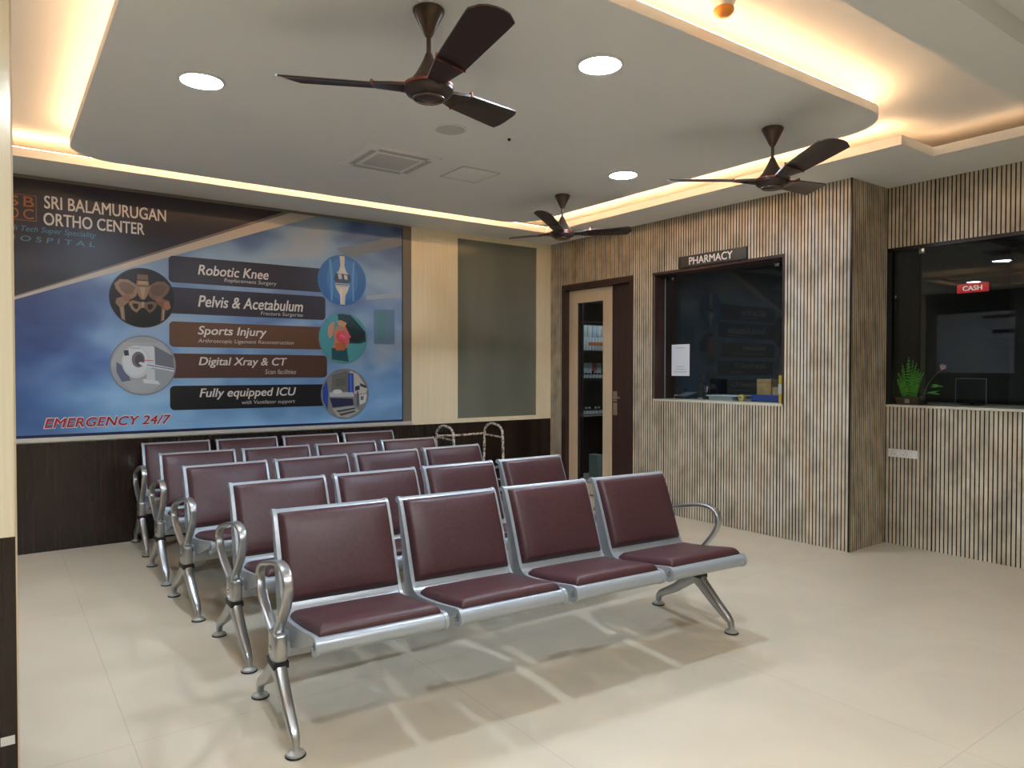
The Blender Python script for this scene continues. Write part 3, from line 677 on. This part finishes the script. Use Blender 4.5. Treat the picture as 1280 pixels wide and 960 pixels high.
picture('sore_knee_picture', 2.668, 1.666, .234, (86, 150, 162), [('d', 0, 0, .985, .985, (78, 160, 176)), ('p', [(-.06, .97), (-.25, .95), (-.18, .60), (.06, .40), (.10, .10), (.20, -.20), (.70, -.20), (.97, -.12), (.95, .28), (.60, .66), (.30, .94)], (34, 66, 72)), ('p', [(.10, .50), (.55, .40), (.90, .30), (.93, .0), (.55, -.18), (.20, -.10)], (30, 46, 54)),
    ('p', [(-.42, .28), (-.20, .52), (.10, .46), (.26, .16), (.22, -.24), (.12, -.46), (.16, -.95), (-.52, -.85), (-.50, -.46), (-.40, -.20)], sk), ('p', [(-.50, -.40), (.14, -.38), (.22, -.95), (-.50, -.86)], (36, 96, 110)), ('p', [(-.36, -.20), (.10, -.16), (.06, -.48), (-.32, -.50)], (190, 110, 70)),
    ('d', -.05, .06, .26, .24, (226, 78, 104)), ('d', .0, .08, .15, .14, (244, 132, 150)), ('p', [(-.62, .46), (-.50, .62), (-.36, .66), (-.40, .40), (-.46, .10), (-.58, -.04), (-.66, .18)], (206, 152, 120)), ('p', [(-.30, .68), (-.10, .72), (.14, .62), (.06, .44), (-.20, .52)], (206, 156, 122)),
    ('p', [(-.18, .30), (.18, .22), (.32, .08), (.28, .0), (-.16, .16)], (230, 92, 116)), ('p', [(-.20, .10), (.10, .02), (.28, -.10), (.22, -.18), (-.18, -.02)], (230, 92, 116)), ('p', [(.04, .40), (.12, .42), (.20, -.22), (.10, -.30)], (220, 110, 110))])
picture('icu_room_picture', 2.684, 1.142, .232, (120, 128, 140), [('d', 0, 0, .985, .985, (132, 134, 136)), ('p', [(-.55, .78), (.10, .95), (.16, .10), (-.60, .08)], (112, 112, 110)), ('p', [(-.40, .60), (.0, .66), (.02, .34), (-.40, .30)], (96, 98, 98)), ('p', [(.20, .96), (.55, .80), (.96, .20), (.90, .0), (.34, .0)], (196, 194, 188)),
    ('p', [(-.96, .24), (-.78, .56), (-.72, .10), (-.74, -.62), (-.94, -.26)], (44, 74, 168)), ('p', [(.12, .84), (.36, .84), (.38, .0), (.20, -.10), (.12, .10)], (48, 78, 176)), ('p', [(.20, .80), (.26, .80), (.28, .02), (.22, .0)], (90, 120, 200)), ('p', [(-.66, .08), (.34, .06), (.38, -.12), (-.66, -.10)], (190, 194, 196)), ('d', -.34, .10, .20, .09, (216, 218, 218)),
    ('p', [(-.66, -.14), (.32, -.20), (.36, -.46), (-.54, -.54)], (38, 44, 78)), ('p', [(-.56, -.58), (.34, -.50), (.62, -.70), (.12, -.96), (-.34, -.90)], (174, 172, 166)), ('p', [(-.40, -.66), (.38, -.56), (.46, -.62), (-.30, -.74)], (76, 74, 76)), ('p', [(-.28, -.80), (.40, -.68), (.44, -.74), (-.18, -.88)], (70, 68, 70)),
    ('p', [(.42, .30), (.62, .34), (.62, .16), (.42, .12)], (52, 56, 64)), ('p', [(.64, .44), (.92, .32), (.92, .22), (.64, .32)], (60, 62, 70)), ('p', [(.50, .10), (.56, .10), (.58, -.50), (.50, -.50)], (84, 86, 92)), ('p', [(.60, -.04), (.94, -.02), (.88, -.36), (.62, -.46)], (206, 208, 206)), ('p', [(.66, -.10), (.80, -.10), (.78, -.26), (.66, -.26)], (104, 110, 120))])

# ------------------------------------------------------------------ walker behind the benches
m_tape = noisy('white_wrapping_tape', [(.40, (92, 70, 54)), (.46, (206, 198, 184)), (.7, (222, 216, 204))], (1, 1, 1), 38., 2, rough=.6)
wk = empty('walking_frame', (3.98, 6.12, 0), 'folding walking frame wrapped in pale tape against the dark wainscot', 'walker')
FY, NY = .17, -.21
for x in (-.37, .21):
    sp = .15 if x < 0 else .15
    P = [(0, FY, .03), (0, FY-.02, .45), (0, FY-.03, .70), (0, FY-.05, .765), (0, FY-.10, .80), (0, (FY+NY)/2+.01, .815), (0, NY+.09, .80), (0, NY+.04, .765), (0, NY+.02, .70), (0, NY+.01, .45), (0, NY, .03)]
    mb = MB().tube(smoothpath(P, n=5), .0125, 10).tube([(0, FY-.03, .695), (0, NY+.02, .685)], .009, 8).tube([(0, FY-.012, .25), (0, NY+.008, .25)], .009, 8)
    o = mb.build('side_frame', m_tape, wk); o.location.x = x
    for y in (FY, NY): MB().lathe([(.013, .05), (.018, .045), (.020, .01), (.018, 0)], (0, y, 0), 14).build('rubber_tip', m_blk, o)
MB().tube([(-.37, FY-.03, .705), (-.1, FY-.03, .70), (.21, FY-.03, .705)], .011, 10).build('cross_bar', m_tape, wk)
MB().tube([(-.37, FY-.018, .38), (.21, FY-.018, .38)], .010, 10).build('lower_bar', m_tape, wk)

# ------------------------------------------------------------------ signs
s = empty('pharmacy_sign', (XR, 4.106, 2.30), 'dark grey sign reading PHARMACY above the hatch window', 'sign')
s.location = (0, 0, 0)
MB().bev(XR-.022, XR-.002, 3.738, 4.474, 2.309, 2.416, .003).build('sign_board', mat('sign_grey', (66, 62, 54), .5), s)
text_part('sign_text', 'PHARMACY', mat('sign_white', (238, 234, 226), .5), s, lambda a_, b_: (XR-.0235, 4.350-a_, 2.330+b_), .475, .068, .014)
s = empty('cash_sign', (0, 0, 0), 'small red sign reading CASH on the dark window glass', 'sign')
MB().bev(XC-.008, XC+.003, 2.122, 2.328, 1.928, 1.994, .002).build('sign_board', mat('sign_red', (206, 40, 42), .45), s)
text_part('sign_text', 'CASH', mat('sign_white', (238, 234, 226), .5), s, lambda a_, b_: (XC-.0095, 2.290-a_, 1.942+b_), .128, .036, .03)
# poster on the far left wall (shows as a reflection in the cash window)
s = empty('wall_poster', (0, 0, 0), 'printed notice poster on the left wall, seen mirrored in the cash window', 'poster')
PX = -2.885
MB().box(-2.9, PX, 4.92, 6.18, 1.33, 2.72).build('poster_board', mat('poster_white', (206, 214, 228), .5), s, smooth=False)
q = MB().box(PX, PX+.002, 4.92, 6.18, 2.42, 2.72)
q.box(PX, PX+.002, 4.92, 5.42, 2.30, 2.36).box(PX, PX+.002, 4.92, 5.26, 2.03, 2.10)
q.build('poster_bands', mat('poster_black', (26, 28, 34), .5), s, smooth=False)
q = MB()
for i in range(4): q.box(PX, PX+.0015, 4.99, 5.5-.04*(i % 2), 2.14+.035*i, 2.148+.035*i)
for i in range(11): q.box(PX, PX+.0015, 4.99, 5.30+.05*((i*7) % 4), 1.50+.045*i, 1.508+.045*i)
q.build('poster_lines', mat('poster_grey', (110, 118, 134), .5), s, smooth=False)

# ------------------------------------------------------------------ small wall things
s = empty('socket_plate', (0, 0, 0), 'white electrical socket plate low on the slatted cash wall', 'socket')
MB().bev(XC-.012, XC+.004, 2.588, 2.811, .688, .752, .003).build('plate', m_white, s)
q = MB()
for yc in (2.775, 2.68):
    for dy, dz in ((0, .012), (-.012, -.008), (.012, -.008)):
        q.bev(XC-.0135, XC-.011, yc+dy-.003, yc+dy+.003, .72+dz-.003, .72+dz+.003, .0008)
q.build('socket_holes', m_blk, s)
q = MB()
for yc in (2.735, 2.64, 2.615): q.bev(XC-.016, XC-.011, yc-.011, yc+.011, .705, .737, .002)
q.build('switches', mat('switch_white', (236, 234, 230), .3), s)
s = tag(MB().box(.008, .046, 2.7645, 2.7665, .168, .196).build('wall_sticker', mat('sticker_white', (226, 224, 214), .5), smooth=False), 'small white sticker low on the dark pillar at left', 'sticker')

# ------------------------------------------------------------------ pharmacy counter and what stands on it
ZC = 1.090
s = empty('pharmacy_counter', (0, 0, 0), 'white edged pharmacy counter running inside the hatch window', 'counter')
MB().bev(XR-.004, XR+.80, PW[0]+.001, PW[1]-.001, ZC-.016, ZC, .002).build('counter_top', m_stone, s)
MB().box(XR+.155, XR+.78, PW[0]-.2, PW[1]+.1, 0, ZC-.017).build('base_cabinet', m_dark, s, smooth=False)
def P(name, label, cat): return empty(name, (0, 0, 0), label, cat)
s = P('paper_notice', 'white paper notice stuck on the pharmacy window glass', 'notice')
MB().box(XR+.1455, XR+.1475, 4.481, 4.700, 1.314, 1.615).build('sheet', mat('paper_white', (222, 226, 230), .6), s, smooth=False)
q = MB()
for i, (z, a_, b_) in enumerate(((1.58, .04, .16), (1.40, .06, .16), (1.375, .05, .17), (1.35, .03, .19))): q.box(XR+.1450, XR+.1456, 4.700-b_, 4.700-a_, z, z+.004)
q.build('print_lines', mat('print_grey', (140, 144, 150), .6), s, smooth=False)
# dark desk phone
s = P('desk_phone', 'dark desk telephone on the pharmacy counter at left below the notice', 'telephone')
MB().prism([(5.44, ZC), (5.62, ZC), (5.62, ZC+.06), (5.44, ZC+.025)], 1, 4.62, 4.76).build('phone_body', m_blk, s)
MB().tube(smoothpath([(5.47, 4.745, ZC+.05), (5.50, 4.745, ZC+.10), (5.56, 4.745, ZC+.105), (5.60, 4.745, ZC+.08)], n=5), [.014]*2+[.011]*12+[.014]*2, 10).build('handset', m_blk, s)
s = tag(MB().bev(5.47, 5.53, 4.775, 4.83, ZC, ZC+.035, .004).build('eraser_block', mat('pale_pink', (176, 150, 136), .6)), 'small pale block at the left end of the pharmacy counter', 'block')
s = P('pen_holder', 'dark pen holder with pens on the pharmacy counter', 'pen holder')
MB().lathe([(.03, 0), (.034, .01), (.034, .07), (.031, .07), (.031, .012), (.001, .012)], (5.5, 4.42, ZC), 20).build('cup', m_blk, s)
for i, (dx, dy, c_) in enumerate(((.01, .03, (60, 70, 120)), (-.01, -.02, (200, 200, 196)), (.0, .0, (150, 50, 50)))):
    MB().tube([(5.5, 4.42, ZC+.02), (5.5+dx, 4.42+dy, ZC+.125)], .004, 8).build('pen', mat('pen_%d' % i, c_, .4), s)
s = P('document_tray', 'pale tray with white papers in the middle of the pharmacy counter', 'tray')
MB().prism([(5.42, ZC), (5.60, ZC), (5.62, ZC+.040), (5.40, ZC+.040)], 1, 4.06, 4.32).build('tray_body', mat('tray_grey', (166, 170, 172), .5), s)
MB().box(5.39, 5.63, 4.00, 4.335, ZC+.041, ZC+.047).build('papers', mat('paper_white', (222, 226, 230), .6), s, smooth=False)
s = P('tape_dispenser', 'small yellow tape roll standing on the pharmacy counter', 'tape roll')
q = MB(); n = 24
for (ra, rb, m_, nm) in ((.016, .030, mat('yellow_tape', (220, 186, 70), .4), 'tape_roll'), (.010, .016, mat('card_core', (210, 190, 160), .7), 'core')):
    vs = []; fs = []
    for k in range(n):
        an = 2*PI*k/n
        for rr, xx in ((ra, 0), (rb, 0), (rb, .03), (ra, .03)): vs.append((5.44+xx, 3.99+rr*math.cos(an), ZC+.030+rr*math.sin(an)))
    for k in range(n):
        for i in range(4): fs.append((k*4+i, k*4+(i+1) % 4, ((k+1) % n)*4+(i+1) % 4, ((k+1) % n)*4+i))
    MB().add(vs, fs).build(nm, m_, s)
m_card = noisy('cardboard', [(.3, (158, 128, 84)), (.7, (178, 148, 102))], (1, 1, 1), 12., 3, rough=.7)
s = P('blue_tray', 'blue plastic tray on the pharmacy counter holding cardboard boxes', 'tray')
q = MB().box(5.45, 5.66, 3.62, 3.89, ZC, ZC+.006)
for b in ((5.45, 5.456, 3.62, 3.89), (5.654, 5.66, 3.62, 3.89), (5.456, 5.654, 3.62, 3.626), (5.456, 5.654, 3.884, 3.89)): q.box(*b, ZC, ZC+.062)
q.build('tray_walls', mat('tray_blue', (36, 58, 132), .4), s, smooth=False)
s = P('cardboard_box', 'tall brown cardboard box standing in the blue tray', 'box')
MB().bev(5.50, 5.62, 3.722, 3.868, ZC+.007, ZC+.200, .006).build('carton', m_card, s)
MB().box(5.4985, 5.6215, 3.72, 3.87, ZC+.165, ZC+.168).build('lid_seam', mat('seam_brown', (120, 94, 60), .7), s, smooth=False)
s = tag(MB().bev(5.50, 5.60, 3.640, 3.712, ZC+.007, ZC+.132, .005).build('cardboard_box', m_card), 'shorter brown cardboard box beside the tall one in the blue tray', 'box')
s = P('yellow_carton', 'narrow yellow and white carton upright at the right end of the hatch', 'carton')
MB().bev(5.350, 5.42, 3.515, 3.548, ZC, ZC+.235, .002).build('carton', mat('carton_yellow', (228, 180, 40), .5), s)
MB().box(5.3485, 5.4215, 3.513, 3.550, ZC+.08, ZC+.16).build('white_label', mat('label_white', (226, 222, 206), .5), s, smooth=False)
s = P('monitor', 'dark computer monitor standing behind the pharmacy hatch glass', 'monitor')
MB().bev(5.90, 5.925, 4.505, 4.70, ZC+.045, ZC+.195, .004).build('screen', m_screen, s)
MB().bev(5.895, 5.93, 4.59, 4.615, ZC+.004, ZC+.05, .003).bev(5.86, 5.96, 4.54, 4.665, ZC, ZC+.006, .002).build('stand', m_blk, s)

# shelving seen through the door glass
s = P('medicine_shelf', 'dark shelving unit of medicines seen through the glass door', 'shelf')
SY0, SY1, SX0, SX1 = 6.83, 7.15, 6.06, 6.95
q = MB().box(SX0, SX0+.03, SY0, SY1, 0, 2.3).box(SX1-.03, SX1, SY0, SY1, 0, 2.3).box(SX0, SX1, SY1-.02, SY1, 0, 2.3).box(SX0, SX1, SY0, SY1, 2.27, 2.3)
q.build('carcass', m_dark, s, smooth=False)
SH = [2.0, 1.625, 1.255, .79]
for z in SH: MB().box(SX0+.03, SX1-.03, SY0+.01, SY1-.02, z-.015, z).build('shelf_board', mat('shelf_grey', (150, 148, 140), .5) if z == .79 else m_dark, s, smooth=False)
def pill_box(x, w, d_, h, z, rgb, band, lab):
    o = empty('medicine_box', (x, SY0+.03, z), lab, 'medicine box', 'medicine boxes on the shelf')
    MB().bev(0, w, 0, d_, 0, h, .002).build('carton', mat('carton_%d_%d_%d' % rgb, rgb, .5), o)
    if band: MB().box(-.0006, w+.0006, -.001, .02, h*.36, h*.62).build('colour_band', mat('band_%d_%d_%d' % band, band, .5), o, smooth=False)
    return o
cols = [(208, 204, 190), (196, 206, 200), (214, 208, 198), (190, 200, 210)]
words = ['first', 'second', 'third', 'fourth', 'fifth', 'sixth', 'seventh', 'eighth', 'ninth']
for i in range(8): pill_box(SX0+.04+i*.052, .046, .12, .17, 1.626, cols[i % 4], (204, 116, 62) if i > 1 else None, words[i]+' upright medicine box from the left on the top medicine shelf')
for i in range(5): pill_box(SX0+.04+i*.082, .074, .12, .15, 1.797, cols[(i+1) % 4], None, words[i]+' box from the left in the upper layer of the top medicine shelf')
for i in range(5): pill_box(SX0+.035+i*.085, .078, .14, .21, 1.256, ((176, 204, 196), (190, 208, 204), (204, 206, 206), (196, 96, 96), (176, 200, 196))[i], None, words[i]+' carton from the left behind the bottles, middle medicine shelf')
for o in [q for q in bpy.data.objects if q.name.startswith('medicine_box') and 'behind the bottles' in q.get('label', '')]: o.location.y = SY0+.12
m_bl = mat('bottle_label', (206, 206, 198), .5); m_bd = mat('bottle_dark', (38, 32, 30), .25)
for z, nb, nm in ((1.256, 7, 'middle'), (.791, 8, 'lower')):
    for i in range(nb):
        o = empty('medicine_bottle', (SX0+.065+i*.056, SY0+.055, z), words[i]+' small dark bottle from the left on the '+nm+' medicine shelf', 'bottle', 'small bottles on the medicine shelf')
        h = .105+.012*((i*3) % 3)
        MB().lathe([(.022, 0), (.023, .004), (.023, h*.62), (.010, h*.74), (.010, h*.8)], n=16).build('glass_body', m_bd, o)
        MB().lathe([(.0236, h*.12), (.0236, h*.55), (.0228, h*.55), (.0228, h*.12)], n=16, ring=True).build('paper_label', m_bl, o)
        MB().lathe([(.0125, h*.78), (.0125, h), (.001, h)], n=14).build('cap', m_white if i % 3 else m_bd, o)
s = tag(MB().bev(6.10, 6.20, 6.58, 6.74, 0, .31, .004).build('carton_stack', mat('pale_carton', (170, 182, 174), .6)), 'pale upright carton on the pharmacy floor just inside the glass door', 'carton')
s = tag(MB().tube(smoothpath([(6.26, 6.66, .01), (6.27, 6.66, .15), (6.32, 6.66, .24), (6.37, 6.66, .16), (6.39, 6.66, .01)], n=6), .010, 8).build('hose_loop', mat('hose_grey', (136, 128, 112), .4)), 'pale hose loop on the pharmacy floor beside the carton', 'hose')

# ------------------------------------------------------------------ cash counter
s = empty('cash_counter', (0, 0, 0), 'white edged cash counter under the dark window at right', 'counter')
MB().bev(XC-.012, XC+.75, CW[0]+.001, CW[1]-.001, ZC-.010, ZC+.008, .002).build('counter_top', m_stone, s)
MB().box(XC+.125, XC+.72, CW[0], CW[1], 0, ZC-.011).build('base_cabinet', m_dark, s, smooth=False)
ZK = ZC+.008
s = empty('potted_fern', (5.835, 2.712, ZK), 'bright green artificial fern in a brown pot behind the cash glass', 'plant')
q = MB(); b0 = .036; b1 = .045
q.add([(-b0, -.075, 0), (b0, -.075, 0), (b0, .075, 0), (-b0, .075, 0), (-b1, -.09, .055), (b1, -.09, .055), (b1, .09, .055), (-b1, .09, .055)], [(0, 3, 2, 1), (4, 5, 6, 7), (0, 1, 5, 4), (1, 2, 6, 5), (2, 3, 7, 6), (3, 0, 4, 7)])
q.bev(-b1-.004, b1+.004, -.094, .094, .046, .058, .003)
q.build('pot', mat('pot_brown', (86, 58, 44), .5), s)
MB().box(-b1-.006, -b1+.01, -.022, .012, .012, .045).build('pot_tag', mat('tag_pale', (170, 150, 130), .6), s, smooth=False)
q = MB()
for k in range(11):
    g = k/10-.5; a0 = g*.75; h = .315-.20*abs(g)-.05*random.random()*(k != 5); dx = random.uniform(-.25, .25)
    pts = [Vector((dx*.10*i/12*i/12, .085*g+math.sin(a0)*h*(i/12)*.55+.03*math.copysign(1, g)*(i/12)**3*abs(g)*2, .05+h*(i/12))) for i in range(13)]
    q.tube(pts, .002, 5)
    for i in range(1, 13):
        p = pts[i]; t = i/12; wl = .030*(1-t)**.6*(.55+.45*min(1, t*4))+.004
        for sg in (-1, 1):
            dirv = Vector((sg*.45*math.cos(k*1.7), sg*1.0, .75)).normalized(); sd = Vector((1, 0, 0)); up_ = dirv.cross(sd).normalized()*.0065
            q.add([p, p+dirv*wl*.45+up_+sd*.002, p+dirv*wl, p+dirv*wl*.45-up_-sd*.002], [(0, 1, 2, 3)])
m_fern = noisy('fern_green', [(.3, (50, 128, 30)), (.7, (98, 180, 54))], (1, 1, 1), 30., 2, rough=.5)
q.build('fronds', m_fern, s, smooth=False)
s = empty('lotus_flower', (5.95, 2.66, ZK), 'pink artificial lotus on a leaning stem beside the fern', 'flower')
MB().lathe([(.026, 0), (.034, .02), (.030, .06), (.022, .07)], n=20).build('vase', m_blk, s)
MB().tube(smoothpath([(0, 0, .05), (0, -.03, .15), (0, -.085, .23), (0, -.125, .265)], n=5), .003, 6).build('stem', mat('stem_green', (76, 104, 60), .6), s)
q = MB()
for k in range(9):
    an = 2*PI*k/9; tilt = .35 if k % 2 else .62
    c_ = Vector((0, -.130, .268)); ax = Vector((0, -.45, .9)).normalized(); e1 = ax.orthogonal().normalized(); e2 = ax.cross(e1)
    rad = e1*math.cos(an)+e2*math.sin(an); tn = -e1*math.sin(an)+e2*math.cos(an)
    dv = (ax*math.cos(tilt)+rad*math.sin(tilt)).normalized()
    q.add([c_, c_+dv*.032+tn*.016, c_+dv*.060-rad*.005, c_+dv*.032-tn*.016], [(0, 1, 2, 3)])
q.build('petals', mat('lotus_pink', (206, 152, 172), .5), s, smooth=False)
q = MB()
for (yy, zz, l, an) in ((-.03, .10, .10, -.2), (-.02, .085, .11, .25), (-.06, .16, .09, -.25), (-.05, .14, .10, .1)):
    a_ = Vector((0, yy, zz)); dv = Vector((0, -math.cos(an), math.sin(an))); wv = Vector((.4, math.sin(an)*.9, math.cos(an)*.9)).normalized()
    q.add([a_, a_+dv*l*.4+wv*.010, a_+dv*l, a_+dv*l*.4-wv*.010], [(0, 1, 2, 3)])
q.build('leaves', m_fern, s, smooth=False)
s = P('monitor', 'dark computer monitor seen from behind in the cash window', 'monitor')
MB().bev(6.09, 6.115, 2.270, 2.480, ZK+.012, ZK+.205, .004).build('screen', m_screen, s)
MB().box(6.087, 6.0895, 2.268, 2.482, ZK+.203, ZK+.208).box(6.087, 6.0895, 2.266, 2.271, ZK+.012, ZK+.208).box(6.087, 6.0895, 2.479, 2.484, ZK+.012, ZK+.208).build('bezel', mat('bezel_grey', (96, 100, 100), .4), s, smooth=False)
MB().bev(6.11, 6.13, 2.36, 2.39, ZK+.004, ZK+.10, .003).bev(6.05, 6.16, 2.31, 2.44, ZK, ZK+.006, .002).build('stand', m_blk, s)
